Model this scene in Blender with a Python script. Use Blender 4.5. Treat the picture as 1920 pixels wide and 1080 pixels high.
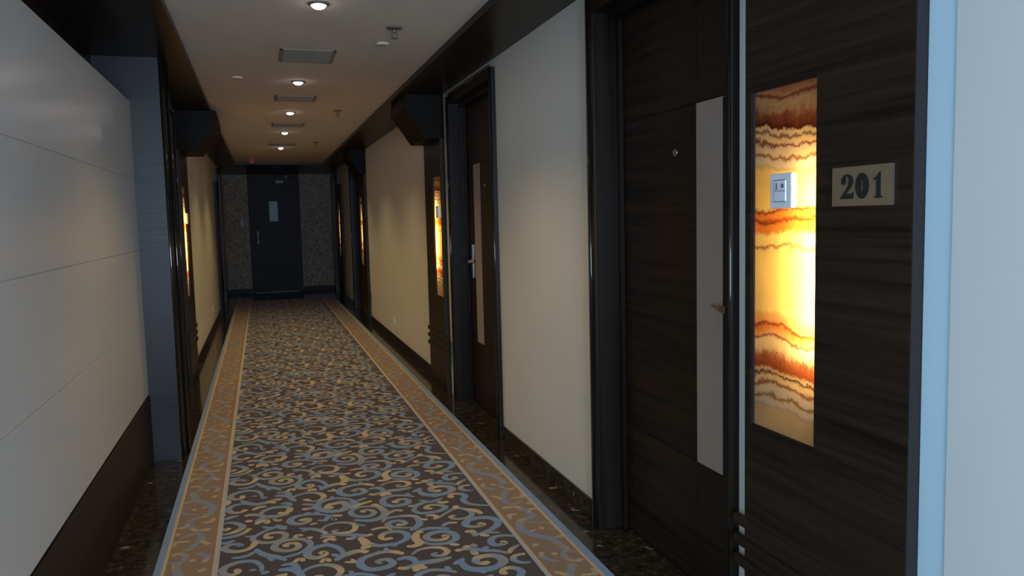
import bpy, bmesh, math, random
from mathutils import Vector, Matrix
for o in list(bpy.data.objects): bpy.data.objects.remove(o, do_unlink=True)
scene = bpy.context.scene
S = 0.9                      # every length below is written in survey units of 0.9 m
PI = math.pi

# ------------------------------------------------------------ camera
cam_d = bpy.data.cameras.new('camera'); cam = bpy.data.objects.new('camera', cam_d)
scene.collection.objects.link(cam); scene.camera = cam
cam_d.sensor_width = 36.0; cam_d.lens = 1500/1920*36.0; cam_d.clip_start = 0.02
def cam_matrix(f=1500.0, vp=(489, 418), nadir=(1368, 17500)):
    F = Vector((vp[0]-960, vp[1]-540, f)).normalized()
    D = Vector((nadir[0]-960, nadir[1]-540, f)).normalized(); D = (D-F*D.dot(F)).normalized()
    U = -D; R = F.cross(U)
    if R.x < 0: R = -R
    right = Vector((R.x, F.x, U.x)); up = -Vector((R.y, F.y, U.y)); back = -Vector((R.z, F.z, U.z))
    return Matrix((right, up, back)).transposed()
cam.matrix_world = Matrix.Translation((0, 0, 1.5*S)) @ cam_matrix().to_4x4()

# ------------------------------------------------------------ world, daylight, exposure
scene.view_settings.view_transform = 'Standard'; scene.view_settings.look = 'None'
scene.view_settings.exposure = 0.0; scene.view_settings.gamma = 1.0
w = bpy.data.worlds.new('world'); scene.world = w; w.use_nodes = True
w.node_tree.nodes['Background'].inputs[0].default_value = (0.45, 0.65, 1.0, 1)
w.node_tree.nodes['Background'].inputs[1].default_value = 0.6
def area(name, loc, rot, sx, sy, power, color, spread=180):
    l = bpy.data.lights.new(name, 'AREA'); l.shape = 'RECTANGLE'; l.size = sx*S; l.size_y = sy*S
    l.energy = power; l.color = color; l.spread = math.radians(spread)
    o = bpy.data.objects.new(name, l); scene.collection.objects.link(o)
    o.location = [v*S for v in loc]; o.rotation_euler = rot; return o
area('daylight_side_window', (-1.25, -1.2, 1.5), (0, -PI/2, 0), 1.7, 1.9, 91, (0.46, 0.74, 1.0))
area('daylight_back_window', (0.3, -4.3, 1.4), (PI/2, 0, 0), 1.9, 2.0, 330, (0.60, 0.78, 1.0))

# ------------------------------------------------------------ helpers
def link(o): scene.collection.objects.link(o); return o
def new(): return bmesh.new()
def box(bm, x0, x1, y0, y1, z0, z1, bev=0.0, seg=2, mi=0):
    ps = [(x0,y0,z0),(x1,y0,z0),(x1,y1,z0),(x0,y1,z0),(x0,y0,z1),(x1,y0,z1),(x1,y1,z1),(x0,y1,z1)]
    vs = [bm.verts.new(p) for p in ps]
    fs = [bm.faces.new([vs[i] for i in f]) for f in ((0,3,2,1),(4,5,6,7),(0,1,5,4),(1,2,6,5),(2,3,7,6),(3,0,4,7))]
    for f in fs: f.material_index = mi
    if bev:
        es = list({e for f in fs for e in f.edges})
        r = bmesh.ops.bevel(bm, geom=es, offset=bev, segments=seg, affect='EDGES', profile=0.5)
        for f in r['faces']: f.material_index = mi
    return bm
def prism(bm, pts, axis, a0, a1, bev=0.0, mi=0):
    """polygon in the two other axes, extruded along axis from a0 to a1"""
    def P(u, v, a): return (a, u, v) if axis == 0 else ((u, a, v) if axis == 1 else (u, v, a))
    A = [bm.verts.new(P(u, v, a0)) for u, v in pts]; B = [bm.verts.new(P(u, v, a1)) for u, v in pts]
    n = len(pts); fs = [bm.faces.new(A), bm.faces.new(B[::-1])]
    fs += [bm.faces.new((A[i], B[i], B[(i+1) % n], A[(i+1) % n])) for i in range(n)]
    for f in fs: f.material_index = mi
    if bev: bmesh.ops.bevel(bm, geom=list({e for f in fs for e in f.edges}), offset=bev, segments=2, affect='EDGES', profile=0.5)
    return bm
def lathe(bm, prof, c, axis=2, seg=24, sgn=1, mi=0):
    """profile (r, h) turned about an axis through c"""
    rings = []
    for r, h in prof:
        ring = []
        for k in range(seg):
            a = 2*PI*k/seg; u, v = r*math.cos(a), r*math.sin(a); h2 = h*sgn
            p = (u, v, h2) if axis == 2 else ((h2, u, v) if axis == 0 else (u, h2, v))
            ring.append(bm.verts.new((c[0]+p[0], c[1]+p[1], c[2]+p[2])))
        rings.append(ring)
    for a, b in zip(rings, rings[1:]):
        for k in range(seg):
            f = bm.faces.new((a[k], a[(k+1) % seg], b[(k+1) % seg], b[k])); f.smooth = True; f.material_index = mi
    for ring, cond in ((rings[0], prof[0][0]), (rings[-1], prof[-1][0])):
        if cond > 1e-5: bm.faces.new(ring).material_index = mi
    return bm
def tube(bm, pts, rad, seg=10, mi=0):
    pts = [Vector(p) for p in pts]; rings = []
    for i, p in enumerate(pts):
        t = (pts[min(i+1, len(pts)-1)]-pts[max(i-1, 0)]).normalized()
        up = Vector((0, 0, 1)) if abs(t.z) < 0.9 else Vector((1, 0, 0))
        a = t.cross(up).normalized(); b = t.cross(a)
        r = rad[i] if isinstance(rad, (list, tuple)) else rad
        rings.append([bm.verts.new(p+a*r*math.cos(2*PI*k/seg)+b*r*math.sin(2*PI*k/seg)) for k in range(seg)])
    for A, B in zip(rings, rings[1:]):
        for k in range(seg):
            f = bm.faces.new((A[k], A[(k+1) % seg], B[(k+1) % seg], B[k])); f.smooth = True; f.material_index = mi
    bm.faces.new(rings[0]); bm.faces.new(rings[-1]); return bm
def thing(name, label, cat, base, group=None, kind=None):
    o = link(bpy.data.objects.new(name, None)); o.location = [v*S for v in base]; o.empty_display_size = 0.1
    BASE[o.name] = Vector(base)
    if label: o['label'] = label
    if cat: o['category'] = cat
    if group: o['group'] = group
    if kind: o['kind'] = kind
    return o
BASE = {}
def part(name, bm, mats, parent, label=None, recalc=True):
    off = BASE.get(parent.name, Vector((0, 0, 0)))
    o = raw(name, bm, mats, off, recalc); o.parent = parent; BASE[o.name] = off
    if label: o['label'] = label
    return o
def raw(name, bm, mats, off=Vector((0, 0, 0)), recalc=True):
    me = bpy.data.meshes.new(name)
    if recalc: bmesh.ops.recalc_face_normals(bm, faces=bm.faces)
    for v in bm.verts: v.co = (v.co-off)*S
    bm.to_mesh(me); bm.free()
    for m in (mats if isinstance(mats, (list, tuple)) else [mats]): me.materials.append(m)
    return link(bpy.data.objects.new(name, me))
def solo(name, bm, mats, label, cat, base, group=None, recalc=True):
    off = Vector(base); o = raw(name, bm, mats, off, recalc); o.location = off*S
    o['label'] = label; o['category'] = cat; BASE[o.name] = off
    if group: o['group'] = group
    return o
def struct(name, bm, mats, parent=None, recalc=True):
    if parent is not None: return part(name, bm, mats, parent, recalc=recalc)
    o = raw(name, bm, mats, Vector((0, 0, 0)), recalc); o['kind'] = 'structure'; return o
def dup(root, delta, label=None):
    r = root.copy(); link(r); r.location = Vector(root.location)+Vector(delta)*S
    if label: r['label'] = label
    def kids(src, dst):
        for ch in list(src.children):
            c = ch.copy(); link(c); c.parent = dst; kids(ch, c)
    kids(root, r); return r

# ------------------------------------------------------------ materials
def mat(name, col=(.5, .5, .5), rough=.5, metal=0.0, spec=.5, coat=0.0):
    m = bpy.data.materials.new(name); m.use_nodes = True
    b = m.node_tree.nodes['Principled BSDF']; b.inputs['Base Color'].default_value = (*col, 1)
    b.inputs['Roughness'].default_value = rough; b.inputs['Metallic'].default_value = metal
    b.inputs['Specular IOR Level'].default_value = spec; b.inputs['Coat Weight'].default_value = coat
    return m
def nd(m, t, **kw):
    n = m.node_tree.nodes.new(t)
    for k, v in kw.items():
        if k[0] == '_': n.inputs[k[1:].replace('_', ' ')].default_value = v
        else: setattr(n, k, v)
    return n
def lk(m, a, b): m.node_tree.links.new(a, b)
def coords(m, scale=(1, 1, 1)):
    tc = nd(m, 'ShaderNodeTexCoord'); geo = nd(m, 'ShaderNodeNewGeometry')
    mp = nd(m, 'ShaderNodeMapping'); mp.inputs['Scale'].default_value = scale
    lk(m, geo.outputs['Position'], mp.inputs['Vector']); return mp
def ramp(m, fac, stops, interp='LINEAR'):
    r = nd(m, 'ShaderNodeValToRGB'); r.color_ramp.interpolation = interp; e = r.color_ramp.elements
    while len(e) < len(stops): e.new(0.5)
    for i, (p, c) in enumerate(stops): e[i].position = p; e[i].color = (*c, 1)
    lk(m, fac, r.inputs['Fac']); return r
def wood(name, c0, c1, rough=.3, scale=(1.2, 1.2, 45), spec=.5, coat=0.0):
    m = mat(name, c0, rough, spec=spec, coat=coat); mp = coords(m, scale)
    n = nd(m, 'ShaderNodeTexNoise', _Scale=1.0, _Detail=6.0, _Roughness=.65); lk(m, mp.outputs[0], n.inputs['Vector'])
    r = ramp(m, n.outputs['Fac'], [(.3, c0), (.72, c1)])
    b = m.node_tree.nodes['Principled BSDF']; lk(m, r.outputs[0], b.inputs['Base Color'])
    rr = nd(m, 'ShaderNodeMapRange'); rr.inputs['To Min'].default_value = rough*.85; rr.inputs['To Max'].default_value = rough*1.25
    lk(m, n.outputs['Fac'], rr.inputs['Value']); lk(m, rr.outputs[0], b.inputs['Roughness']); return m
def mottled(name, c0, c1, rough, scale=6, bump=0.0, spec=.5):
    m = mat(name, c0, rough, spec=spec); mp = coords(m)
    n = nd(m, 'ShaderNodeTexNoise', _Scale=float(scale), _Detail=5.0); lk(m, mp.outputs[0], n.inputs['Vector'])
    r = ramp(m, n.outputs['Fac'], [(.3, c0), (.7, c1)]); b = m.node_tree.nodes['Principled BSDF']
    lk(m, r.outputs[0], b.inputs['Base Color'])
    if bump:
        n2 = nd(m, 'ShaderNodeTexNoise', _Scale=220.0, _Detail=2.0); lk(m, mp.outputs[0], n2.inputs['Vector'])
        bp = nd(m, 'ShaderNodeBump', _Strength=bump, _Distance=.002); lk(m, n2.outputs['Fac'], bp.inputs['Height']); lk(m, bp.outputs[0], b.inputs['Normal'])
    return m
WOOD = wood('dark_wood', (.010, .006, .004), (.036, .021, .013), .42, spec=.16)
WOODV = wood('dark_wood_upright_grain', (.008, .005, .004), (.018, .012, .008), .32, (30, 30, .8), spec=.18)
WOODS = wood('dark_wood_soffit', (.010, .006, .0045), (.020, .013, .009), .30, (30, .9, 30), spec=.12)
COLW = wood('near_black_column_veneer', (.005, .004, .0045), (.014, .011, .011), .38, (1.2, 1.2, 45), spec=.22)
BEAD = mat('polished_edge', (.010, .008, .006), .08, spec=.45)
CORB_M = wood('matt_near_black_veneer', (.005, .0035, .003), (.011, .008, .006), .5, (1.2, 1.2, 40), spec=.08)
EDGE = mat('grey_edge_band', (.018, .015, .015), .5, spec=.2)
TRIM = mat('thin_metal_trim', (.22, .19, .16), .35, metal=.8)
PAINT = mottled('cream_wall_paint', (.78, .74, .66), (.81, .77, .69), .38, 2.5, .05, spec=.35)
BOARD = mottled('satin_white_board', (.63, .62, .60), (.66, .65, .63), .24, 1.5, 0, spec=.45)
CEIL = mottled('cream_ceiling', (.62, .545, .48), (.65, .575, .505), .85, 3, .04, spec=.08)
ENDP = mottled('speckled_brown_wall_paper', (.12, .095, .072), (.33, .265, .205), .6, 28, .0, spec=.2)
TAUPE = mottled('taupe_inlay', (.40, .315, .26), (.43, .34, .285), .5, 3)
STEEL = mat('satin_steel', (.62, .60, .56), .22, metal=1.0)
PLATE = mottled('brushed_number_plate', (.165, .105, .058), (.20, .128, .070), .5, 3)
DIGIT = mat('dark_engraved_digit', (.022, .021, .018), .5, spec=.15)
WHITE = mat('white_plastic', (.80, .82, .86), .3)
GREYP = mat('grey_print', (.16, .17, .20), .5)
VENT = mat('painted_vent', (.26, .225, .19), .6, spec=.2)
LINER = mat('grey_light_box_liner', (.35, .33, .30), .8)
SPRK = mat('dull_sprinkler_metal', (.16, .14, .12), .5, metal=.3)
BLACK = mat('black_void', (.006, .006, .006), 1.0, spec=0.0)
RED = mat('red_plastic', (.35, .03, .02), .4)
GAP = mat('dark_groove', (.006, .005, .004), .7)
NAVY = wood('far_door_veneer', (.009, .009, .012), (.018, .018, .024), .5, spec=.2)
FROST = mat('frosted_glass', (.09, .21, .20), .4)
PULL = mat('pale_brushed_steel', (.55, .52, .46), .5, metal=.3)
def emit(name, col, s):
    m = bpy.data.materials.new(name); m.use_nodes = True; nt = m.node_tree; nt.nodes.clear()
    e = nt.nodes.new('ShaderNodeEmission'); o = nt.nodes.new('ShaderNodeOutputMaterial')
    e.inputs[0].default_value = (*col, 1); e.inputs[1].default_value = s; nt.links.new(e.outputs[0], o.inputs[0]); return m
LAMP = emit('downlight_lens', (1, .93, .92), 30)
# granite floor: near black with brown clouding and pale flakes, polished
def granite():
    m = mat('polished_dark_granite', (.02, .016, .012), .12, spec=.5); mp = coords(m); b = m.node_tree.nodes['Principled BSDF']
    n = nd(m, 'ShaderNodeTexNoise', _Scale=24.0, _Detail=9.0, _Roughness=.78); lk(m, mp.outputs[0], n.inputs['Vector'])
    r = ramp(m, n.outputs['Fac'], [(.40, (.008, .006, .004)), (.54, (.045, .034, .022)), (.70, (.13, .10, .07))])
    dn = nd(m, 'ShaderNodeTexNoise', _Scale=30.0, _Detail=2.0); lk(m, mp.outputs[0], dn.inputs['Vector'])
    da = nd(m, 'ShaderNodeVectorMath', operation='MULTIPLY_ADD'); lk(m, dn.outputs['Color'], da.inputs[0]); da.inputs[1].default_value = (.06, .06, .06); lk(m, mp.outputs[0], da.inputs[2])
    v = nd(m, 'ShaderNodeTexVoronoi', _Scale=17.0); lk(m, da.outputs[0], v.inputs['Vector'])
    lt = nd(m, 'ShaderNodeMath', operation='LESS_THAN'); lk(m, v.outputs['Distance'], lt.inputs[0]); lt.inputs[1].default_value = .26
    sep = nd(m, 'ShaderNodeSeparateColor'); lk(m, v.outputs['Color'], sep.inputs[0])
    gt = nd(m, 'ShaderNodeMath', operation='GREATER_THAN'); lk(m, sep.outputs[0], gt.inputs[0]); gt.inputs[1].default_value = .90
    mu = nd(m, 'ShaderNodeMath', operation='MULTIPLY'); lk(m, lt.outputs[0], mu.inputs[0]); lk(m, gt.outputs[0], mu.inputs[1])
    mx = nd(m, 'ShaderNodeMix', data_type='RGBA'); lk(m, mu.outputs[0], mx.inputs['Factor']); lk(m, r.outputs[0], mx.inputs['A']); mx.inputs['B'].default_value = (.26, .215, .17, 1)
    lk(m, mx.outputs['Result'], b.inputs['Base Color'])
    return m
GRANITE = granite()
def carpet_mat():
    m = mat('wool_carpet', (.1, .1, .1), .95, spec=.1); b = m.node_tree.nodes['Principled BSDF']
    a = nd(m, 'ShaderNodeVertexColor'); a.layer_name = 'pattern'; mp = coords(m)
    n = nd(m, 'ShaderNodeTexNoise', _Scale=260.0, _Detail=3.0); lk(m, mp.outputs[0], n.inputs['Vector'])
    mr = nd(m, 'ShaderNodeMapRange'); mr.inputs['To Min'].default_value = .72; mr.inputs['To Max'].default_value = 1.25; lk(m, n.outputs['Fac'], mr.inputs['Value'])
    mx = nd(m, 'ShaderNodeVectorMath', operation='SCALE'); lk(m, a.outputs['Color'], mx.inputs[0]); lk(m, mr.outputs[0], mx.inputs['Scale'])
    lk(m, mx.outputs[0], b.inputs['Base Color'])
    bp = nd(m, 'ShaderNodeBump', _Strength=.5, _Distance=.003); lk(m, n.outputs['Fac'], bp.inputs['Height']); lk(m, bp.outputs[0], b.inputs['Normal'])
    b.inputs['Sheen Weight'].default_value = .15
    return m
CARPET = carpet_mat()
ONYX_Z0, ONYX_Z1 = .82, 1.865
def onyx():
    m = bpy.data.materials.new('veined_onyx'); m.use_nodes = True; m.node_tree.nodes.clear()
    mp = coords(m, (1/S, 1/S, 1/S)); geo = mp.outputs[0]
    lo = nd(m, 'ShaderNodeTexNoise', _Scale=4.0, _Detail=2.0); hi = nd(m, 'ShaderNodeTexNoise', _Scale=34.0, _Detail=5.0, _Roughness=.7)
    lk(m, geo, lo.inputs['Vector']); lk(m, geo, hi.inputs['Vector'])
    sp = nd(m, 'ShaderNodeSeparateXYZ'); lk(m, geo, sp.inputs[0])
    def ma(op, a, b_=None, c=None):
        n = nd(m, 'ShaderNodeMath', operation=op)
        for i, v in enumerate((a, b_, c)):
            if v is None: continue
            if isinstance(v, (int, float)): n.inputs[i].default_value = v
            else: lk(m, v, n.inputs[i])
        return n.outputs[0]
    u = ma('DIVIDE', ma('SUBTRACT', ONYX_Z1, sp.outputs['Z']), ONYX_Z1-ONYX_Z0)
    u = ma('ADD', u, ma('MULTIPLY', ma('SUBTRACT', lo.outputs['Fac'], .5), .085))
    u = ma('ADD', u, ma('MULTIPLY', ma('SUBTRACT', hi.outputs['Fac'], .5), .038))
    md = nd(m, 'ShaderNodeTexNoise', _Scale=13.0, _Detail=2.0); lk(m, geo, md.inputs['Vector'])
    u = ma('ADD', u, ma('MULTIPLY', ma('SUBTRACT', md.outputs['Fac'], .5), .026))
    cr, ye, dr, rd, og, br, pa = (.72,.52,.27), (.80,.56,.18), (.07,.008,.003), (.20,.022,.008), (.62,.19,.03), (.20,.065,.02), (.62,.50,.34)
    t1 = [(0,(.40,.16,.08)),(.015,(.5,.26,.13)),(.025,rd),(.037,(.5,.33,.17)),(.07,(.45,.27,.13)),(.085,(.26,.08,.03)),(.118,dr),(.124,cr),(.132,cr),(.139,dr),(.146,cr),(.156,cr),(.164,rd),(.171,pa),(.187,cr),(.196,br),(.204,pa),(.22,pa),(.228,(.5,.36,.2)),(.238,ye),(.34,ye),(.351,rd),(.36,og),(.372,og),(.382,rd),(.392,og),(.41,og),(.425,ye)]
    t2 = [(.42,ye),(.448,ye),(.454,br),(.462,ye),(.645,ye),(.655,(.70,.38,.12)),(.68,(.66,.30,.10)),(.688,rd),(.695,og),(.717,(.7,.36,.14)),(.723,rd),(.731,cr),(.755,cr),(.775,(.42,.14,.05)),(.812,(.28,.05,.015)),(.822,cr),(.828,dr),(.838,cr),(.848,cr),(.857,rd),(.865,pa),(.885,pa),(.893,br),(.90,pa),(.914,pa),(.92,(.45,.36,.28)),(.93,(.62,.44,.22)),(1,(.62,.44,.22))]
    r1 = ramp(m, u, t1); r2 = ramp(m, u, t2)
    sel = nd(m, 'ShaderNodeMix', data_type='RGBA'); lk(m, ma('GREATER_THAN', u, .422), sel.inputs['Factor']); lk(m, r1.outputs[0], sel.inputs['A']); lk(m, r2.outputs[0], sel.inputs['B'])
    # brown dendritic specks in the mottled bands
    sp2 = nd(m, 'ShaderNodeTexNoise', _Scale=60.0, _Detail=4.0, _Roughness=.8); mp2 = coords(m, (1/S, 1/S, .55/S)); lk(m, mp2.outputs[0], sp2.inputs['Vector'])
    def band(c, wd): return ma('MAXIMUM', ma('SUBTRACT', 1.0, ma('DIVIDE', ma('ABSOLUTE', ma('SUBTRACT', u, c)), wd)), 0.0)
    msk = ma('MULTIPLY', ma('ADD', band(.085, .04), band(.785, .04)), ma('GREATER_THAN', sp2.outputs['Fac'], .54))
    mix = nd(m, 'ShaderNodeMix', data_type='RGBA'); lk(m, ma('MULTIPLY', msk, .85), mix.inputs['Factor']); lk(m, sel.outputs['Result'], mix.inputs['A']); mix.inputs['B'].default_value = (.24, .07, .03, 1)
    cl = nd(m, 'ShaderNodeTexNoise', _Scale=9.0, _Detail=4.0); lk(m, geo, cl.inputs['Vector'])
    mr = nd(m, 'ShaderNodeMapRange'); mr.inputs['To Min'].default_value = .75; mr.inputs['To Max'].default_value = 1.2; lk(m, cl.outputs['Fac'], mr.inputs['Value'])
    sc = nd(m, 'ShaderNodeVectorMath', operation='SCALE'); lk(m, mix.outputs['Result'], sc.inputs[0]); lk(m, mr.outputs[0], sc.inputs['Scale'])
    tr = nd(m, 'ShaderNodeBsdfTranslucent'); di = nd(m, 'ShaderNodeBsdfPrincipled'); lk(m, sc.outputs[0], tr.inputs[0]); lk(m, sc.outputs[0], di.inputs['Base Color'])
    di.inputs['Roughness'].default_value = .15
    ms = nd(m, 'ShaderNodeMixShader'); ms.inputs[0].default_value = .35; lk(m, tr.outputs[0], ms.inputs[1]); lk(m, di.outputs[0], ms.inputs[2])
    o = nd(m, 'ShaderNodeOutputMaterial'); lk(m, ms.outputs[0], o.inputs[0]); return m
ONYX = onyx()

# ------------------------------------------------------------ the shell
XR, XL = 1.50, -.71          # wall faces
YB, YE = -4.0, 18.0          # back and far end
ZS, ZC = 2.53, 2.57          # soffit underside, ceiling
XCL, XCR, YC = -.39, 1.13, 15.0
struct('floor', box(new(), -1.4, 2.2, YB-.1, YE+.1, -.08, 0), GRANITE)
struct('ceiling', box(new(), XCL, XCR, YB, YC, ZC, ZC+.08), CEIL)
bm = new(); box(bm, -1.4, XCL, YB, YE, ZS, ZC+.08); struct('trim_1', bm, WOODS)
bm = new(); box(bm, XCR, 2.2, YB, YE, ZS, ZC+.08); struct('trim_2', bm, WOODS)
bm = new(); box(bm, XCL, XCR, YC, YE, ZS, ZC+.08); struct('trim_3', bm, WOODS)
# thin dark edge boards where the soffits meet the pale ceiling
# right wall: painted pieces between the door bays (the bays stay open for the recessed doors)
R_BAYS = [(1.53, 2.19, 2.19), (2.31, 3.45, 2.46), (5.12, 6.37, 2.46), (6.65, 7.32, 2.19), (11.88, 12.55, 2.19), (12.65, 13.87, 2.46), (15.46, 16.14, 2.19), (16.25, 17.41, 2.46)]
def wall_with_bays(name, x0, x1, y0, y1, bays, m, ztop):
    bm = new(); y = y0
    for a, b, zt in bays:
        box(bm, x0, x1, y, a, 0, ztop); box(bm, x0, x1, a, b, zt, ztop); y = b
    box(bm, x0, x1, y, y1, 0, ztop); return struct(name, bm, m)
wall_with_bays('wall_right', XR, XR+.25, YB, YE, R_BAYS, PAINT, ZS)
L_BAYS = [(6.33, 7.52, 2.46), (7.87, 8.59, 2.19), (14.06, 14.73, 2.19), (14.83, 16.02, 2.46)]
bm = new()
y = 5.50
for a, b, zt in L_BAYS: box(bm, XL-.25, XL, y, a, 0, ZS); box(bm, XL-.25, XL, a, b, zt, ZS); y = b
box(bm, XL-.25, XL, y, YE, 0, ZS)
# behind the near panelling, with the window opening beside the camera
for a, b in ((YB, -2.2), (-.2, 5.50)): box(bm, XL-.45, -.93, a, b, 0, ZS, mi=1)
box(bm, XL-.45, -.93, -2.2, -.2, 0, .5, mi=1); box(bm, XL-.45, -.93, -2.2, -.2, 2.45, ZS, mi=1)
struct('wall_left', bm, [PAINT, WOODS])
bm = new(); box(bm, -1.4, 2.2, YE, YE+.2, 0, ZC); struct('wall_end', bm, ENDP)
bm = new()
box(bm, -1.4, -.75, YB-.2, YB, 0, ZC); box(bm, 1.3, 2.2, YB-.2, YB, 0, ZC); box(bm, -.75, 1.3, YB-.2, YB, 0, .3); box(bm, -.75, 1.3, YB-.2, YB, 2.45, ZC)
struct('wall_back', bm, PAINT)
def window(name, x0, x1, y0, y1, z0, z1, axis):
    w_ = thing(name, None, None, (x0, y0, z0), kind='structure')
    bm = new(); t = .05
    if axis == 0:
        box(bm, x0, x1, y0, y0+t, z0, z1); box(bm, x0, x1, y1-t, y1, z0, z1); box(bm, x0, x1, y0, y1, z0, z0+t); box(bm, x0, x1, y0, y1, z1-t, z1); ym = (y0+y1)/2; box(bm, x0, x1, ym-t/2, ym+t/2, z0, z1)
    else:
        box(bm, x0, x0+t, y0, y1, z0, z1); box(bm, x1-t, x1, y0, y1, z0, z1); box(bm, x0, x1, y0, y1, z0, z0+t); box(bm, x0, x1, y0, y1, z1-t, z1); xm = (x0+x1)/2; box(bm, xm-t/2, xm+t/2, y0, y1, z0, z1)
    part('window_frame', bm, EDGE, w_)
window('window_1', -1.08, -1.02, -2.2, -.2, .5, 2.45, 0)
window('window_2', -.75, 1.3, YB-.14, YB-.08, .3, 2.45, 1)
# near left panelling: proud satin board of stacked sheets with fine joints
bm = new()
zs = [.435, .905, 1.347, 1.785, 2.265]
for a, b in zip(zs, zs[1:]): box(bm, -.93, -.73, .6, 5.45, a+.0015, b-.0015, .0015, 1)
box(bm, -.93, -.735, .6, 5.45, .44, 2.26)
struct('wall_left_panelling', bm, BOARD)
bm = new(); box(bm, -.93, -.722, .6, 5.45, 0, .43, .004); struct('baseboard_left', bm, WOOD)
# column at the end of the near panelling, square to the corridor
bm = new(); box(bm, -.96, -.545, 5.45, 5.62, 0, ZS); col = struct('trim_4', bm, COLW)
bm = new(); lathe(bm, [(.014, 0), (.014, ZS)], (-.552, 5.462, 0), 2, 16); struct('polished_bead', bm, BEAD, col)
bm = new(); lathe(bm, [(.012, 0), (.012, ZS)], (-.530, 5.608, 0), 2, 16); struct('polished_bead', bm, BEAD, col)
# near right: proud white board, then a thin strip coloured like brighter daylight
bm = new(); box(bm, 1.492, XR, -1.5, 1.437, 0, ZS, .002); struct('wall_right_board', bm, BOARD)
bm = new(); box(bm, 1.4945, XR, 1.4385, 1.5165, 0, ZS, .001); struct('daylit_wall_band', bm, mat('pale_blue_daylight_tint', (.52, .68, .77), .35))  # added strip; its pale blue paints in stronger window light on the wall
# granite skirtings
def skirt(name, runs, x0, x1):
    bm = new()
    for a, b in runs: box(bm, x0, x1, a, b, 0, .10, .002, 1)
    return struct(name, bm, GRANITE)
skirt('baseboard_right', [(-1.4, 1.50), (3.50, 5.08), (7.33, 11.84), (13.95, 15.42), (17.50, YE)], XR-.012, XR)
skirt('baseboard_left_far', [(5.62, 6.28), (8.62, 14.02), (16.12, YE)], XL, XL+.012)
bm = new(); box(bm, -.71, -.24, YE-.014, YE, 0, .10); box(bm, .80, 1.5, YE-.014, YE, 0, .10); struct('baseboard_end', bm, NAVY)

# ------------------------------------------------------------ door bays
def sx(side, x):            # x given for the right-hand wall, mirrored about it for the left
    return x if side > 0 else XL-(x-XR)
def bx(side, bm, xa, xb, ya, yb, za, zb, bev=0.0):
    a, b = sorted((sx(side, xa), sx(side, xb))); return box(bm, a, b, min(ya, yb), max(ya, yb), za, zb, bev)
def door(name, side, y0, y1, latch, detail=1, slim=0.0):
    """y0..y1 outer faces of the architrave; latch = +1 when the lock is on the far side"""
    D = thing(name, None, None, (sx(side, XR), (y0+y1)/2, 0), kind='structure')
    bm = new(); aw = .062
    for a, b in ((y0, y0+aw-slim), (y1-aw, y1)): bx(side, bm, 1.470, 1.75, a, b, 0, 2.475, .003)
    bx(side, bm, 1.470, 1.75, y0+aw, y1-aw, 2.41, 2.475, .003)
    part('architrave', bm, WOODV, D)
    bm = new()
    bead = .008
    for yb in (y0+bead, y1-bead): lathe(bm, [(bead, 0), (bead, 2.475)], (sx(side, 1.470), yb, 0), 2, 12)
    tube(bm, [(sx(side, 1.470), y0+bead, 2.475), (sx(side, 1.470), y1-bead, 2.475)], bead*.8)
    part('polished_bead', bm, BEAD, D)
    bm = new()
    bx(side, bm, 1.462, 1.466, y1-.004, y1+.004, 0, 2.49); bx(side, bm, 1.462, 1.468, y0, y1, 2.484, 2.492)
    part('edge_trim', bm, TRIM, D, 'thin pale metal line around the frame')
    bm = new()
    for a, b in ((y0+aw-slim, y0+aw-slim+.02), (y1-aw-.03, y1-aw)): bx(side, bm, 1.585, 1.605, a, b, 0, 2.41)
    bx(side, bm, 1.55, 1.60, y0+aw, y1-aw, 2.38, 2.41); part('door_stop', bm, WOODV, D)
    a, b = y0+aw+.004, y1-aw-.004
    L = (lambda s: b-s) if latch > 0 else (lambda s: a+s)      # distance from the latch edge
    W = b-a; s0, s1 = .21, .39; zt, zb_ = 1.915, .515
    leaf_bm = new()
    for p, q in ((-slim, s0), (s0, s1), (s1+.004, W)):
        for u, v in ((.012, zb_-.003), (zb_+.003, zt-.003), (zt+.003, 2.40)):
            if p == s0 and abs(u-(zb_+.003)) < 1e-6: continue
            bx(side, leaf_bm, 1.610, 1.65, L(p), L(q), u, v, .0015)
    leaf = part('door_leaf', leaf_bm, WOOD, D)
    bm = new(); bx(side, bm, 1.616, 1.648, a, b, .012, 2.40); part('groove_backing', bm, GAP, leaf)
    bm = new(); bx(side, bm, 1.607, 1.62, L(s0), L(s1), zb_, zt, .0012); part('inlay_strip', bm, TAUPE, D, 'taupe upright strip let into the dark door')
    bm = new(); lathe(bm, [(.016, 0), (.016, .006), (.011, .008), (.011, .004)], (sx(side, 1.610), L(.55), 1.742), 0, 20, -side); part('peephole', bm, STEEL, D)
    h = part('door_handle', lever_bm(side, L, latch), STEEL, D, 'steel lever')
    if detail: bm = new(); bx(side, bm, 1.600, 1.612, L(.105), L(.150), 1.02, 1.29, .004); part('lock_plate', bm, STEEL, h)
    return D
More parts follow.
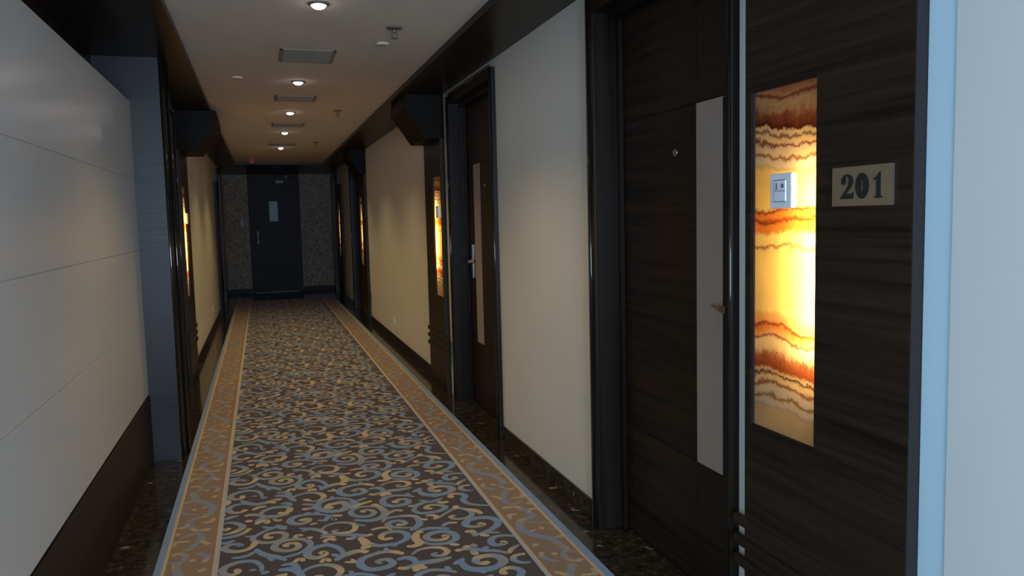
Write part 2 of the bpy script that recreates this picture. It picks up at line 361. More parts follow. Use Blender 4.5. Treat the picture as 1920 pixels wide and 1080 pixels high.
def lever_bm(side, L, latch):
    bm = new(); z = 1.152; s = .128
    lathe(bm, [(.026, 0), (.026, .008), (.012, .010), (.012, .045)], (sx(side, 1.610), L(s), z), 0, 20, -side)
    # flat crescent blade sweeping away from the lock, curved lower edge
    n = 10; top = []; bot = []
    for i in range(n+1):
        t = i/n; y = L(s-.012+.115*t); x = 1.560+.014*t*t
        top.append((x, y, z+.011-.001*t)); bot.append((x, y, z-.013+.019*t**2.2))
    for i in range(n):
        V = []
        for dx in (0, .012):
            for q in (top[i], top[i+1], bot[i+1], bot[i]): V.append(bm.verts.new((sx(side, q[0]+dx), q[1], q[2])))
        for f in ((0,1,2,3), (4,5,6,7), (0,1,5,4), (3,2,6,7)): bm.faces.new([V[k] for k in f])
        if i == 0: bm.faces.new([V[k] for k in (0,3,7,4)])
        if i == n-1: bm.faces.new([V[k] for k in (1,2,6,5)])
    return bm
door('door_1', 1, 2.293, 3.480, -1, 0, .028)
door('door_2', 1, 5.090, 6.400, 1)
door('door_3', 1, 12.62, 13.90, -1)
door('door_4', 1, 16.22, 17.44, -1)
door('door_5', -1, 6.30, 7.55, 1)
door('door_6', -1, 14.80, 16.05, -1)

# ------------------------------------------------------------ wood panels with backlit onyx
def panel(side, y0, y1, far_door, label, lamp_w, group=None):
    """y0..y1 extent; far_door: the door is on the far side (onyx sits towards the door)"""
    P = thing('wall_panel', label, 'wall panel', (sx(side, XR), (y0+y1)/2, 0))
    if far_door: o1 = y1-.032; o0 = o1-.305
    else: o0 = y0+.032; o1 = o0+.305
    zt = 2.20; x0 = 1.460
    bm = new()
    bx(side, bm, x0, XR-.001, y0, o0, 0, zt); bx(side, bm, x0, XR-.001, o1, y1, 0, zt)
    bx(side, bm, x0, XR-.001, o0, o1, 0, ONYX_Z0, .0); bx(side, bm, x0, XR-.001, o0, o1, ONYX_Z1, zt, .0)
    board = part('panel_board', bm, WOOD, P)
    bm = new(); bx(side, bm, x0+.001, XR-.001, y0-.0025, y0-.0002, 0, zt); part('edge_band', bm, EDGE, board, 'grey narrow edge of the panel')
    # slab: face and rims, open at the back towards the lamp
    bm = new(); X0, X1 = sx(side, x0+.012), sx(side, x0+.016)
    ny, nz = 4, 12
    F = [[bm.verts.new((X0, o0+(o1-o0)*i/ny, ONYX_Z0+(ONYX_Z1-ONYX_Z0)*j/nz)) for j in range(nz+1)] for i in range(ny+1)]
    for i in range(ny):
        for j in range(nz): bm.faces.new((F[i][j], F[i+1][j], F[i+1][j+1], F[i][j+1]))
    part('onyx_slab', bm, ONYX, P, 'veined amber onyx lit from behind')
    bm = new()
    bx(side, bm, x0+.004, x0+.012, o0, o0+.004, ONYX_Z0, ONYX_Z1); bx(side, bm, x0+.004, x0+.012, o1-.004, o1, ONYX_Z0, ONYX_Z1)
    bx(side, bm, x0+.004, x0+.012, o0, o1, ONYX_Z0, ONYX_Z0+.006); bx(side, bm, x0+.004, x0+.012, o0, o1, ONYX_Z1-.004, ONYX_Z1)
    part('onyx_frame', bm, EDGE, P)
    # lamp tube hidden in the box behind the slab, near the side away from the door
    yl = (o0+.022) if far_door else (o1-.022)
    l = bpy.data.lights.new('onyx_tube', 'AREA'); l.shape = 'RECTANGLE'; l.size = .50*S; l.size_y = .022*S; l.energy = lamp_w; l.color = (1.0, .70, .30)
    o = link(bpy.data.objects.new('tube_light', l)); o.parent = P
    o.location = Vector((sx(side, XR+.052)-sx(side, XR), yl-(y0+y1)/2, 1.34))*S
    o.rotation_euler = (0, side*PI/2, 0)
    bm = new()
    for z in (.488, .420, .350): bx(side, bm, x0-.007, x0+.012, y0-.075, y1+.055, z-.0165, z+.0165, .002)
    part('ledge_rail', bm, WOOD, P, 'three dark rails across the foot of the panel')
    # pale liner of the light box behind the slab
    bm = new(); xa, xb = x0+.018, XR+.085
    bx(side, bm, xb, xb+.01, o0-.01, o1+.01, ONYX_Z0-.01, ONYX_Z1+.01)
    bx(side, bm, xa, xb, o0-.01, o0-.002, ONYX_Z0-.01, ONYX_Z1+.01); bx(side, bm, xa, xb, o1+.002, o1+.01, ONYX_Z0-.01, ONYX_Z1+.01)
    bx(side, bm, xa, xb, o0-.01, o1+.01, ONYX_Z0-.01, ONYX_Z0-.002); bx(side, bm, xa, xb, o0-.01, o1+.01, ONYX_Z1+.002, ONYX_Z1+.01)
    part('light_box', bm, LINER, P)
    bm = new(); bx(side, bm, XR+.11, XR+.12, y0+.012, y1-.012, 0, 2.19); part('backing', bm, GAP, P)
    return P, o0, o1
def corbel(side, y0, y1, zb, label, dx=0):
    pr = [(1.499, ZS-.001), (1.135+dx, ZS-.001), (1.125+dx, 2.43), (1.30+dx, zb), (1.499, zb)]
    bm = new(); prism(bm, [(sx(side, x), z) for x, z in pr], 1, y0, y1, .004)
    return solo('ceiling_corbel', bm, CORB_M, label, 'corbel', (sx(side, 1.4), (y0+y1)/2, zb), 'corbels over the onyx panels')
PANELS = [
 (1, 1.520, 2.200, True, 'dark wood wall panel carrying the room number plate and widest onyx slab', 6.0),
 (1, 6.640, 7.330, False, 'dark wood wall panel with amber onyx just past the second door on the right', 6.0),
 (1, 11.87, 12.56, True, 'dark wood wall panel with thin onyx sliver beyond the long cream wall on the right', 4.0),
 (1, 15.45, 16.15, True, 'dark wood wall panel with onyx sliver on the right nearest the end wall', 4.0),
 (-1, 7.86, 8.60, False, 'dark wood wall panel with narrow onyx glow behind the left dark column', 6.0),
 (-1, 14.05, 14.74, True, 'dark wood wall panel on the left nearest the far end wall', .5)]

for k, a in enumerate(PANELS): panel(*a)
CORB = ['dark angular corbel above the room number panel at the top edge',
        'dark angular corbel above the onyx panel past the second door on the right',
        'dark angular corbel above the right hand panel beyond the long cream wall',
        '',
        'dark angular corbel above the onyx panel behind the left column',
        '']
for k, a in enumerate(PANELS):
    if k in (3, 5): continue
    corbel(a[0], a[1]-.005, a[2]+.02, 2.215 if k == 0 else 2.17, CORB[k], (0, .045, .12, 0, 0, 0)[k])

# ------------------------------------------------------------ switch plates on the onyx
def switch(side, y, z, label):
    T = thing('doorbell_switch', label, 'switch', (sx(side, 1.471), y, z), 'doorbell switches on the onyx')
    w_, h_ = .052, .0515
    bm = new(); bx(side, bm, 1.450, 1.4715, y-w_, y+w_, z-h_, z+h_, .005); part('cover_plate', bm, WHITE, T)
    bm = new(); bx(side, bm, 1.4475, 1.452, y-.027, y+.027, z-.031, z+.031, .002); part('rocker', bm, WHITE, T)
    for zz in (.031, 0, -.031):
        bm = new(); bx(side, bm, 1.4470, 1.4480, y-.027, y+.027, z+zz-.0009, z+zz+.0009); part('printed_line', bm, GREYP, T)
    # do-not-disturb figure and bell ring
    ya, yb = (y+.014, y-.014) if side > 0 else (y-.014, y+.014)
    fig = [(-.0045, .004), (.0045, .004), (.003, .009), (.003, .0165), (.0012, .0175), (.003, .0195), (.003, .022), (0, .0235), (-.003, .022), (-.003, .0195), (-.0012, .0175), (-.003, .0165), (-.003, .009)]
    fb = new(); prism(fb, [(ya+a, z+b) for a, b in fig], 0, *sorted((sx(side, 1.4466), sx(side, 1.4476))))
    bm2 = new(); lathe(bm2, [(.0045, 0), (.0065, 0), (.0065, .001), (.0045, .001)], (sx(side, 1.4476), yb, z+.0145), 0, 14, -side)
    part('bell_ring_symbol', bm2, GREYP, T); part('figure_symbol', fb, GREYP, T)
switch(1, 2.008, 1.557, 'white doorbell switch on the glowing onyx beside the room number plate')
switch(1, 6.790, 1.557, 'small switch silhouetted on the onyx past the second door on the right')
switch(-1, 8.21, 1.557, 'small switch on the onyx sliver behind the left column')

# ------------------------------------------------------------ room number plate
T = thing('room_number_plate', 'pale metal room number plate reading 201 on dark wood', 'sign', (1.46, 1.684, 1.557))
bm = new(); box(bm, 1.4545, 1.4595, 1.577, 1.791, 1.507, 1.608, .001); part('plate', bm, PLATE, T)
bm = new(); box(bm, 1.4545, 1.4590, 1.5752, 1.5768, 1.508, 1.607); part('plate_edge', bm, TRIM, T, 'bright near edge')
def glyph(pts, y_left, wd, zb, ht, holes=()):
    bm = new(); prism(bm, [(y_left-u*wd, zb+v*ht) for u, v in pts], 0, 1.4535, 1.4548); return bm
def arc(cx, cy, rx, ry, a0, a1, n): return [(cx+rx*math.cos(math.radians(a0+(a1-a0)*i/n)), cy+ry*math.sin(math.radians(a0+(a1-a0)*i/n))) for i in range(n+1)]
ZB, HT = 1.5255, .0640
two = arc(.5, .70, .46, .30, 165, -35, 14) + [(.80, .46), (.62, .33), (.45, .22), (.70, .22), (.88, .20), (.93, .27), (1.0, .27), (.97, 0), (.0, 0), (.02, .10)] + [(.20, .22), (.38, .36), (.52, .50), (.60, .64), (.60, .78), (.54, .90), (.44, .91), (.40, .84)] + arc(.23, .71, .18, .135, 60, -200, 10)[0:0] + [(.42, .74), (.40, .64), (.30, .57), (.14, .57), (.04, .64)]
zero = arc(.5, .5, .50, .51, 90, 450, 28)[:-1]
one = [(.38, 0), (1.0, 0), (1.0, .05), (.88, .08), (.84, .14), (.84, 1.0), (.72, 1.0), (.42, .80), (.20, .76), (.20, .70), (.44, .70), (.46, .66), (.46, .14), (.42, .08), (.30, .05), (.30, 0)]
for nm, pts, yl, wd in (('digit_two', two, 1.757, .049), ('digit_zero', zero, 1.703, .049), ('digit_one', one, 1.648, .040)):
    part(nm, glyph(pts, yl, wd, ZB, HT), DIGIT, T)
bm = new(); 
for a, b in ((1.5445, 1.5710),): box(bm, 1.4530, 1.4536, 1.6778, 1.6792, a, b)
part('stencil_slit', bm, PLATE, T)

# ------------------------------------------------------------ ceiling fittings
def downlight(y, label, first):
    x = .325; T = thing('downlight', label, 'ceiling light', (x, y, ZC), 'round downlights in a row along the ceiling')
    bm = new(); lathe(bm, [(.052, -.001), (.052, -.006), (.040, -.010), (.036, -.004), (.036, -.001)], (x, y, ZC), 2, 28); part('trim_ring', bm, TRIM, T)
    bm = new(); lathe(bm, [(.036, -.0035), (.034, -.012), (.026, -.020), (.014, -.025), (.0001, -.027)], (x, y, ZC), 2, 28); part('lens', bm, LAMP, T)
    l = bpy.data.lights.new('spot', 'SPOT'); l.energy = SPOT_W; l.color = (1.0, .75, .34); l.spot_size = math.radians(124); l.spot_blend = .8; l.shadow_soft_size = .03
    o = link(bpy.data.objects.new('spot_light', l)); o.parent = T; o.location = (0, 0, -.045)
SPOT_W = 31
LY = [4.15, 6.43, 8.21, 10.03, 12.05]
for k, y in enumerate(LY):
    downlight(y, ['bright round downlight nearest the camera at the top of the photo', 'round downlight between the first and second ceiling vents',
                  'round downlight between the second and third ceiling vents', 'round downlight between the third and fourth ceiling vents', 'farthest lit round downlight, beyond the fourth vent'][k], k == 0)
def vent(y0, y1, label):
    xa, xb = .165, .510; T = thing('ceiling_vent', label, 'air vent', ((xa+xb)/2, (y0+y1)/2, ZC), 'slatted air vents in the ceiling')
    bm = new(); t = .022
    for a in ((xa, xa+t, y0, y1), (xb-t, xb, y0, y1), (xa, xb, y0, y0+t), (xa, xb, y1-t, y1)): box(bm, *a, ZC-.008, ZC-.0005, .0015, 1)
    part('vent_frame', bm, VENT, T)
    bm = new(); box(bm, xa+t, xb-t, y0+t, y1-t, ZC-.0015, ZC-.0005); part('duct_opening', bm, BLACK, T)
    n = 6
    for i in range(n):
        bm = new(); yy = y0+t+(y1-y0-2*t)*(i+.5)/n
        prism(bm, [(yy-.009, ZC-.0025), (yy-.006, ZC-.0022), (yy+.009, ZC-.0095), (yy+.006, ZC-.0100)], 0, xa+t, xb-t); part('slat', bm, VENT, T)
for k, (a, b) in enumerate(((5.24, 5.62), (7.14, 7.44), (9.12, 9.42), (11.42, 11.74))):
    vent(a, b, ['largest slatted ceiling vent, just past the nearest downlight', 'second slatted ceiling vent from the camera, past the second downlight', 'third slatted ceiling vent from the camera', 'farthest slatted ceiling vent, before the last downlight'][k])
def sprinkler(x, y, label):
    T = thing('fire_sprinkler', label, 'sprinkler', (x, y, ZC), 'fire sprinklers on the right of the ceiling')
    bm = new(); lathe(bm, [(.044, -.001), (.044, -.006), (.014, -.012), (.014, -.001)], (x, y, ZC), 2, 20); part('escutcheon', bm, SPRK, T)
    bm = new(); lathe(bm, [(.011, -.009), (.011, -.028), (.006, -.030)], (x, y, ZC), 2, 12)
    for s_ in (-1, 1): tube(bm, [(x+s_*.008, y, ZC-.026), (x+s_*.015, y, ZC-.040), (x, y, ZC-.058)], .0025, 6)
    part('frame', bm, SPRK, T)
    bm = new(); lathe(bm, [(.0001, -.056), (.022, -.057), (.022, -.060), (.0001, -.061)], (x, y, ZC), 2, 16); part('deflector', bm, SPRK, T)
for k, y in enumerate((4.56, 8.02, 11.2)):
    sprinkler(.765, y, ['nearest fire sprinkler on the right of the ceiling', 'middle fire sprinkler, right of the second and third vents', 'farthest fire sprinkler, beside the fourth ceiling vent'][k])
def disc(x, y, label):
    bm = new(); lathe(bm, [(.040, -.0005), (.040, -.008), (.034, -.012), (.0001, -.012)], (x, y, ZC), 2, 24)
    solo('ceiling_cover_disc', bm, CEIL, label, 'cover disc', (x, y, ZC), 'small cover discs on the ceiling')
disc(.76, 4.97, 'small pale cover disc on the ceiling beside the nearest sprinkler'); disc(-.115, 6.30, 'small pale cover disc on the left of the ceiling')
# red fire sounder hanging near the end of the pale ceiling
T = thing('fire_alarm_sounder', 'small red fire alarm box hanging at the far end of the ceiling', 'fire alarm', (-.09, 13.8, ZC))
bm = new(); box(bm, -.135, -.045, 13.775, 13.835, ZC-.105, ZC-.012, .008); part('housing', bm, RED, T)
bm = new(); box(bm, -.11, -.07, 13.78, 13.83, ZC-.014, ZC-.0005, .002); part('mount', bm, RED, T)
bm = new(); lathe(bm, [(.030, 0), (.030, .006), (.02, .010), (.0001, .010)], (-.09, 13.775, ZC-.058), 1, 18, -1); part('sounder_grille', bm, RED, T)

# ------------------------------------------------------------ end door
D = thing('door_7', None, None, (.30, YE, 0), kind='structure')
bm = new()
box(bm, -.235, -.165, YE-.03, YE-.001, 0, ZS-.002, .003); box(bm, .755, .825, YE-.03, YE-.001, 0, ZS-.002, .003); box(bm, -.165, .755, YE-.03, YE-.001, 2.42, ZS-.002, .003)
part('door_frame', bm, NAVY, D)
bm = new(); vx0, vx1, vz0, vz1 = .185, .360, 1.525, 1.955
for a in ((-.162, vx0, .015, 2.415), (vx1, .752, .015, 2.415), (vx0, vx1, .015, vz0), (vx0, vx1, vz1, 2.415)): box(bm, a[0], a[1], YE-.022, YE-.002, a[2], a[3])
leaf = part('door_leaf', bm, NAVY, D)
bm = new(); box(bm, vx0, vx1, YE-.014, YE-.008, vz0, vz1); part('vision_pane', bm, FROST, leaf, 'greenish glass vision panel')
bm = new(); t = .010
for a in ((vx0-t, vx0, vz0-t, vz1+t), (vx1, vx1+t, vz0-t, vz1+t), (vx0, vx1, vz0-t, vz0), (vx0, vx1, vz1, vz1+t)): box(bm, a[0], a[1], YE-.026, YE-.020, a[2], a[3], .001, 1)
part('glazing_bead', bm, NAVY, leaf)
bm = new(); tube(bm, [(-.068, YE-.023, 1.30), (-.068, YE-.06, 1.295), (-.068, YE-.070, 1.27), (-.068, YE-.070, 1.11), (-.068, YE-.06, 1.085), (-.068, YE-.023, 1.08)], .010, 10)
for z in (1.30, 1.08): lathe(bm, [(.026, 0), (.026, .006), (.0001, .008)], (-.068, YE-.022, z), 1, 18, -1)
part('pull_handle', bm, PULL, D, 'upright steel pull handle')
bm = new(); box(bm, .335, .50, YE-.075, YE-.023, 2.33, 2.40, .006); part('door_closer', bm, SPRK, D)
bm = new(); tube(bm, [(.40, YE-.05, 2.40), (.55, YE-.11, 2.425), (.62, YE-.03, 2.44)], .006, 6); part('closer_arm', bm, SPRK, D)
bm = new(); lathe(bm, [(.038, 0), (.038, .03), (.028, .045), (.0001, .05)], (.56, YE-.03, 2.475), 1, 20, -1)
solo('emergency_lamp', bm, VENT, 'small round lamp over the far end door', 'lamp', (.56, YE-.03, 2.475))
bm = new(); box(bm, -.41, -.35, YE-.012, YE-.001, 1.42, 1.59, .003)
solo('wall_sign', bm, mat('blue_grey_sign', (.06, .08, .14), .4), 'small blue grey upright sign on the end wall left of the door', 'sign', (-.38, YE, 1.42))

# ------------------------------------------------------------ wall sockets
def socket(side, y, z, label):
    xw = 1.4995
    T = thing('wall_socket', label, 'socket', (sx(side, xw), y, z), 'low white wall sockets')
    bm = new(); bx(side, bm, xw-.010, xw, y-.045, y+.045, z-.045, z+.045, .004); part('cover_plate', bm, WHITE, T)
    bm = new()
    for dy, dz in ((0, .016), (-.014, -.010), (.014, -.010)): bx(side, bm, xw-.0106, xw-.0095, y+dy-.004, y+dy+.004, z+dz-.004, z+dz+.004)
    part('socket_holes', bm, BLACK, T)
socket(1, 9.70, .265, 'low white wall socket on the long cream wall on the right')
socket(-1, 12.1, .30, 'low white wall socket on the far cream wall on the left')

# ------------------------------------------------------------ carpet runner
FIELD_STROKES = [
(1.1,'BGGY',[46,3969,0,3987,-47,3965,-92,3918,-110,3887,-96,3845,-57,3812,-12,3807,24,3824,41,3868,30,3903,-1,3922,-38,3917,-52,3890,-38,3866,-16,3870]),
(0.7,'B',[-146,3926,-128,3916,-106,3923]),
(0.9,'B',[-65,4025,-37,3994,0,3997]),
(1.2,'B',[1,4024,23,3978,45,3946]),
(0.8,'B',[23,3975,51,3987]),
(1.2,'BGGY',[-24,3610,35,3610,96,3632,138,3685,148,3729,126,3780,82,3803,32,3803,-4,3774,-14,3730,12,3692,55,3676,86,3693,94,3725,80,3755,49,3760,37,3741,52,3727]),
(1.3,'B',[34,3567,-2,3624,-40,3649,-74,3696,-96,3750]),
(0.8,'B',[-24,3586,-40,3644]),
(1,'B',[-96,3727,-125,3692,-163,3679,-201,3687]),
(1.2,'YGB',[-96,3845,-109,3790,-135,3758,-173,3750,-217,3772,-233,3807,-219,3837,-184,3842,-158,3820,-179,3810]),
(1.3,'BBGY',[271,3533,280,3575,263,3633,227,3676,178,3676,136,3640,127,3593,148,3557,182,3555,206,3580,199,3603,176,3591]),
(0.9,'B',[215,3706,223,3683,230,3668]),
(1.5,'BGY',[242,3489,266,3524,299,3545,349,3560,389,3531]),
(0.9,'B',[231,3570,258,3532]),
(0.8,'Y',[278,3465,319,3450,355,3469]),
(0.6,'Y',[310,3486,319,3450]),
(1,'Y',[105,3535,101,3558,85,3564,67,3538]),
(1,'Y',[216,3488,211,3512,195,3518,178,3494]),
(1,'Y',[82,3815,92,3846,119,3838]),
(1,'Y',[135,3782,159,3810]),
(1,'Y',[207,3713,223,3743,245,3741,262,3720]),
(0.8,'GY',[193,3773,226,3785,265,3758]),
(1.3,'YGBBBGG',[538,3456,496,3499,453,3510,407,3499,355,3469,340,3410,367,3354,412,3342,456,3352,477,3380,462,3423,433,3429,413,3415,432,3392]),
(0.8,'B',[469,3555,474,3504]),
(0.7,'B',[429,3530,448,3503]),
(1.5,'B',[-2,4462,39,4454,70,4434,103,4332]),
(1.1,'B',[9,4504,62,4501,85,4420]),
(1.1,'BGYG',[89,4394,128,4436,186,4447,237,4411,254,4354,224,4301,183,4301]),
(1.1,'Y',[184,4309,160,4342,158,4354]),
(1.6,'BBGY',[387,4262,313,4304,238,4280,209,4221,224,4155,276,4113,331,4114,359,4163,342,4229,301,4224,269,4213,261,4178,290,4162]),
(1,'B',[131,4274,170,4259,209,4224]),
(1.2,'YG',[132,4205,157,4196,203,4205]),
(1.4,'B',[387,4262,404,4177,385,4123]),
(1,'B',[413,4212,471,4257]),
(1,'Y',[372,4120,434,4165,494,4192]),
(0.7,'B',[290,4348,302,4305]),
(1.5,'YGBBB',[488,4142,516,4088,535,4006,516,3941,473,3916,424,3920,370,3955]),
(1.1,'GBBBGY',[524,4070,478,4110,418,4118,373,4083,372,4025,407,3983,456,3978,482,4019,462,4063,427,4062,436,4037]),
(1.3,'BBGY',[257,4062,196,4099,143,4113,88,4097,65,4050,85,4008,122,3994,152,4017,156,4048,130,4047,119,4030]),
(0.8,'B',[144,4141,177,4114]),
(1,'B',[193,4137,210,4087]),
(1.2,'BBY',[231,3980,255,4041,285,4044,323,4029]),
(0.8,'B',[200,4013,232,3993]),
(0.8,'G',[266,3988,277,4004,289,3979]),
(1,'BGYYG',[204,3870,237,3924,296,3942,351,3914,370,3873,354,3813,320,3800,274,3811,261,3842,289,3848]),
(1.1,'BBGY',[105,3934,165,3905,204,3864,229,3820]),
(0.7,'B',[113,3892,155,3904]),
(0.8,'GY',[167,3950,173,3972,194,3964]),
(0.7,'B',[372,3886,420,3851]),
(1.2,'BBBY',[196,3809,259,3798,331,3768,401,3729,434,3738]),
(1,'YB',[308,3723,335,3717,355,3737]),
(1.6,'Y',[371,3716,388,3663,394,3601,363,3584]),
(1.1,'YGB',[391,3655,422,3608,455,3584]),
(1.2,'YBBBGYY',[455,3584,472,3578,532,3584,581,3627,587,3687,551,3726,499,3726,470,3693,478,3653,521,3655]),
(1.1,'GBB',[412,3600,446,3585,491,3582,522,3553]),
(0.9,'B',[498,3597,518,3554]),
(1,'YYBG',[721,3821,684,3849,667,3891,626,3913,572,3920,526,3909,500,3869]),
(1.3,'B',[666,3884,675,3798,645,3742,613,3713]),
(1.1,'GGBBY',[631,3745,585,3762,541,3788,521,3829,542,3855,582,3860,608,3823,587,3797,563,3820]),
(1,'GGGY',[462,3913,495,3935,541,3975,586,4008,624,3987]),
(1.3,'GBBBBY',[719,4171,677,4207,617,4230,559,4204,544,4138,572,4081,622,4070,667,4091,675,4135,648,4161,605,4139,622,4115]),
(1,'B',[690,4247,690,4190]),
(1.2,'BBBGY',[738,4048,696,4019,679,3966,703,3920,763,3911,818,3927,839,3964,813,4004,768,4014,742,3986,773,3959]),
(1.2,'YGBB',[659,4041,711,4043,754,4073,795,4065,856,4100]),
(0.7,'B',[730,4114,767,4084]),
(1.1,'Y',[819,4056,841,4032,876,4034]),
(1.4,'BBGGY',[754,4269,766,4189,823,4150,885,4159,932,4208,925,4263,886,4287,839,4279,821,4243,843,4217,872,4223]),
(0.9,'B',[724,4255,769,4289]),
(0.8,'B',[808,4156,833,4122]),
(1.2,'GBBBYY',[1063,3900,1002,3931,964,3969,952,4028,977,4083,960,4125,924,4136,895,4106,917,4086]),
(1,'GGBGGY',[768,3817,828,3879,884,3924,926,3900,949,3847,935,3795,884,3773,847,3787,834,3820,862,3830]),
(1.2,'Y',[926,3900,973,3860,994,3801]),
(1.2,'Y',[899,3963,883,3917]),
(1,'Y',[720,3877,754,3871,770,3837,748,3818]),
(1.4,'GBBBBGY',[879,3539,907,3553,956,3573,1012,3616,1039,3672,1024,3726,970,3754,911,3742,881,3699,891,3662,927,3648,961,3662,943,3689]),
(1.2,'YYG',[855,3604,889,3598,892,3552]),
(1.1,'Y',[915,3550,952,3515]),
(0.8,'G',[939,3566,1014,3538]),
(1.2,'GBBB',[635,3688,682,3708,738,3700,799,3668]),
(1,'BGY',[769,3708,802,3742,849,3731]),
(1.3,'BBBBBGGYY',[643,3561,665,3529,698,3510,753,3507,799,3544,799,3606,765,3645,708,3647,673,3616,675,3579,712,3553,750,3557,762,3589,739,3592]),
(1.4,'Y',[565,3537,595,3525,627,3549,620,3612,636,3668,667,3684]),
(1,'Y',[754,3492,794,3463]),
(1,'GYYGG',[569,3433,608,3474,664,3482,714,3458,727,3413,702,3383,671,3384,659,3410,684,3414]),
(1.5,'BBGG',[544,3293,573,3334,626,3336,679,3337,731,3350]),
(1.3,'BB',[498,3405,540,3416,566,3390,574,3339]),
(1.1,'YG',[490,3324,521,3307,555,3330]),
(1.4,'Y',[555,3259,574,3303,602,3303]),
(1.2,'Y',[593,3301,593,3270]),
(1.2,'YGBBBG',[761,3406,808,3411,842,3398,888,3364,941,3338,981,3295]),
(1,'G',[853,3458,860,3414]),
(1.3,'Y',[828,3450,815,3408]),
(1,'B',[914,3406,882,3374]),
(1.2,'GY',[835,3389,841,3331]),
(0.9,'YG',[981,3295,1005,3337,1052,3371]),
(1.2,'GBBBY',[1070,3467,1021,3497,967,3493,942,3454,944,3412,973,3401,1002,3417,981,3434]),
(1.4,'BBBGGYBY',[762,3296,772,3229,811,3194,869,3183,918,3201,939,3240,922,3290,877,3307,835,3301,820,3263,841,3240,877,3242]),
(0.9,'B',[720,3269,756,3287,777,3322]),
(1,'BGY',[1046,3179,1004,3189,981,3230,1001,3266,1049,3270]),
(1.2,'BBGYG',[-265,4134,-216,4136,-173,4093,-158,4047,-189,4006,-224,3987,-265,3986]),
(1.2,'Y',[-266,4068,-240,4045,-216,4062]),
(1.1,'BBGY',[-272,3948,-214,3939,-156,3968,-123,4023]),
(1.1,'B',[-269,3886,-229,3871,-190,3893]),
(1.2,'BBGGY',[-69,4471,-74,4540,-111,4597,-174,4604,-225,4565,-229,4517,-202,4482,-167,4493,-175,4537]),
(1.2,'BBGY',[-104,4357,-165,4396,-219,4378,-235,4331,-216,4279,-172,4269,-146,4304]),
(1.4,'BBBGY',[-176,4456,-150,4414,-99,4363,-44,4373,7,4401,33,4396]),
(1,'Y',[-114,4277,-84,4311,-44,4311]),
(1.1,'B',[-74,4454,-38,4459]),
(0.9,'Y',[-44,4389,6,4346]),
(0.7,'B',[-123,4505,-90,4496]),
(1.3,'BBBG',[26,4315,57,4326,71,4290,35,4273,-15,4277,-60,4241,-74,4198]),
(1.2,'GYY',[30,4272,69,4244,68,4200,42,4173,11,4192]),
(1.5,'BBGG',[-98,4098,-55,4152,3,4144,66,4156]),
(1.2,'YGB',[-151,4203,-123,4214,-74,4188,-50,4158]),
(1.2,'Y',[-148,4131,-112,4118]),
(1.3,'Y',[-98,4064,-79,4091,-46,4099,-42,4057]),
(0.9,'GY',[-12,4115,6,4080,30,4084]),
(0.9,'Y',[-278,4495,-248,4483,-238,4432,-269,4389]),
(1.2,'GB',[-246,4183,-214,4213,-180,4222]),
(0.9,'YG',[436,3789,476,3800,513,3792,530,3746]),
(1,'Y',[-268,4255,-244,4260])]
BORDER_STROKES = [
(1.1,'YGB',[-458,4783,-428,4801,-396,4759,-409,4697,-466,4706]),
(1.1,'GBBY',[-356,4769,-333,4763,-301,4712,-316,4660]),
(1.1,'Y',[-374,4687,-353,4709]),
(0.9,'Y',[-439,4680,-417,4571]),
(1.1,'Y',[-330,4565,-301,4590]),
(1.7,'GBBG',[-421,4701,-420,4608,-397,4528,-350,4475,-313,4392,-325,4314,-361,4304]),
(0.9,'G',[-366,4298,-459,4358,-475,4421,-428,4437]),
(1.2,'Y',[-420,4400,-394,4398]),
(0.8,'Y',[-373,4407,-342,4423]),
(1,'YG',[-472,4513,-447,4529,-397,4528]),
(1.5,'GGBBGY',[-306,4307,-338,4279,-404,4249,-417,4193,-394,4125,-366,4086,-304,4084]),
(1,'Y',[-353,4192,-312,4184,-302,4242]),
(0.9,'Y',[-481,4151,-436,4148,-415,4192]),
(0.9,'Y',[-376,4075,-397,4123]),
(1.2,'Y',[-468,4064,-444,4065]),
(1,'G',[-443,4002,-398,4040,-359,4054]),
(1.3,'BBG',[-359,4054,-344,3965,-376,3883,-400,3835]),
(1,'YY',[-343,3958,-326,3917,-300,3884]),
(1,'Y',[-458,3908,-458,3960,-391,3955]),
(0.8,'Y',[-369,4267,-327,4267]),
(0.8,'G',[-371,4818,-420,4847])]

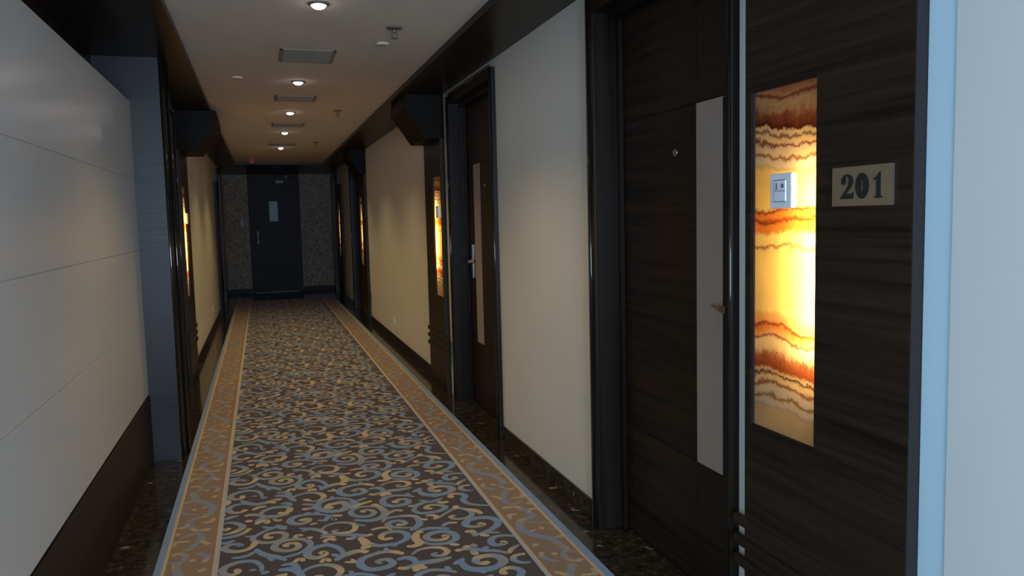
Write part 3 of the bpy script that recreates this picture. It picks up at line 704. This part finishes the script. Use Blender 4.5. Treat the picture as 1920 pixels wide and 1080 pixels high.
CX0, CX1, CY0, CY1 = -.515, 1.327, -3.6, 16.1
BLUE, YEL, GRY, BRN, TAN = (.24, .32, .46), (.66, .47, .24), (.34, .335, .31), (.078, .045, .028), (.32, .19, .092)
SPALE = (.46, .47, .50)
PERIOD = .98
def carpet():
    bm = new(); cl = bm.loops.layers.float_color.new('pattern'); zt = .010
    def quad(x0, x1, c, z=zt):
        n = 24
        for i in range(n):
            a = CY0+(CY1-CY0)*i/n; b = CY0+(CY1-CY0)*(i+1)/n
            f = bm.faces.new([bm.verts.new(p) for p in ((x0, a, z), (x1, a, z), (x1, b, z), (x0, b, z))])
            for l in f.loops: l[cl] = (*c, 1)
    edges = [(CX0, BLUE), (-.484, YEL), (-.470, TAN), (-.274, YEL), (-.263, SPALE), (-.250, BRN), (1.060, SPALE), (1.073, YEL), (1.083, TAN), (1.276, YEL), (1.290, BLUE), (CX1, None)]
    for (x0, c), (x1, _) in zip(edges, edges[1:]): quad(x0, x1, c)
    for (xa, ya, xb, yb) in ((CX0, CY0, CX0, CY1), (CX1, CY1, CX1, CY0), (CX0, CY1, CX1, CY1), (CX1, CY0, CX0, CY0)):
        f = bm.faces.new([bm.verts.new(p) for p in ((xa, ya, .0005), (xa, ya, zt), (xb, yb, zt), (xb, yb, .0005))])
        for l in f.loops: l[cl] = (*BLUE, 1)
    def catmull(P, n):
        out = []
        for i in range(len(P)-1):
            p0, p1, p2, p3 = P[max(i-1, 0)], P[i], P[i+1], P[min(i+2, len(P)-1)]
            for k in range(n):
                t = k/n
                out.append(tuple(.5*((2*p1[j])+(-p0[j]+p2[j])*t+(2*p0[j]-5*p1[j]+4*p2[j]-p3[j])*t*t+(-p0[j]+3*p1[j]-3*p2[j]+p3[j])*t**3) for j in (0, 1)))
        out.append(P[-1]); return out
    cmap = {'B': BLUE, 'Y': YEL, 'G': GRY}
    def stroke(wd, cols, pts, z, x0, x1, hw, soft=0.0):
        n = len(pts); L = []; L2 = []
        for i, p in enumerate(pts):
            a, b = pts[max(i-1, 0)], pts[min(i+1, n-1)]; dx, dy = b[0]-a[0], b[1]-a[1]; d = math.hypot(dx, dy) or 1
            t = i/(n-1); s_ = cols[min(int(t*len(cols)), len(cols)-1)]
            prof = .45+.75*math.sin(PI*min(1, max(0, t*.9+.05)))
            if cols[-1] == 'Y': prof = max(prof, 1.12-6*abs(t-.93))
            if cols[0] == 'Y' and cols[-1] != 'Y': prof = max(prof, 1.12-6*abs(t-.07))
            if i in (0, n-1): prof *= .5
            h_ = hw*wd*prof
            L.append((min(max(p[0]-dy/d*h_, x0), x1), p[1]+dx/d*h_)); L2.append((min(max(p[0]+dy/d*h_, x0), x1), p[1]-dx/d*h_))
        def colr(t):
            u = t*len(cols)-.5; i = int(math.floor(u)); f_ = u-i
            a = cmap[cols[min(max(i, 0), len(cols)-1)]]; b = cmap[cols[min(max(i+1, 0), len(cols)-1)]]
            c = tuple(a[k]*(1-f_)+b[k]*f_ for k in range(3))
            return tuple(c[k]*(1-soft)+TAN[k]*soft for k in range(3))
        va = [bm.verts.new((x, y, z)) for x, y in L]; vb = [bm.verts.new((x, y, z)) for x, y in L2]
        for i in range(n-1):
            f = bm.faces.new((va[i], vb[i], vb[i+1], va[i+1]))
            for l, q in zip(f.loops, (i, i, i+1, i+1)): l[cl] = (*colr(q/(n-1)), 1)
    def expand(w_, cols, flat):
        P = [(flat[i]/1000, flat[i+1]/1000) for i in range(0, len(flat), 2)]
        if len(P) > 1: return catmull(P, 5)
    FS = [(a, b, expand(a, b, c)) for a, b, c in FIELD_STROKES]; BS = [(a, b, expand(a, b, c)) for a, b, c in BORDER_STROKES]
    for k in range(-5, 14):
        dy = k*PERIOD
        for i, (a, b, P) in enumerate(FS):
            Q = [(x, y+dy) for x, y in P]
            if max(q[1] for q in Q) > CY1-.01: continue
            stroke(a, b, Q, zt+.0004+.00012*(i % 7), -.249, 1.059, .0125)
        for i, (a, b, P) in enumerate(BS):
            Q = [(x, y+dy) for x, y in P]
            if max(q[1] for q in Q) < CY1-.01: stroke(a, b, Q, zt+.0004+.00012*(i % 7), -.468, -.275, .0115, .32)
            Q = [((.806-x), -y+dy+8.9) for x, y in P]
            if max(q[1] for q in Q) < CY1-.01 and min(q[1] for q in Q) > CY0: stroke(a, b, Q, zt+.0004+.00012*(i % 7), 1.084, 1.275, .0115, .32)
    for f in bm.faces:
        f.normal_update()
        if f.normal.z < -.5: f.normal_flip()
    return solo('carpet_runner', bm, CARPET, 'long brown carpet runner with blue and gold scrolls and tan border', 'carpet', ((CX0+CX1)/2, (CY0+CY1)/2, 0), recalc=False)
carpet()
bpy.context.view_layer.update()
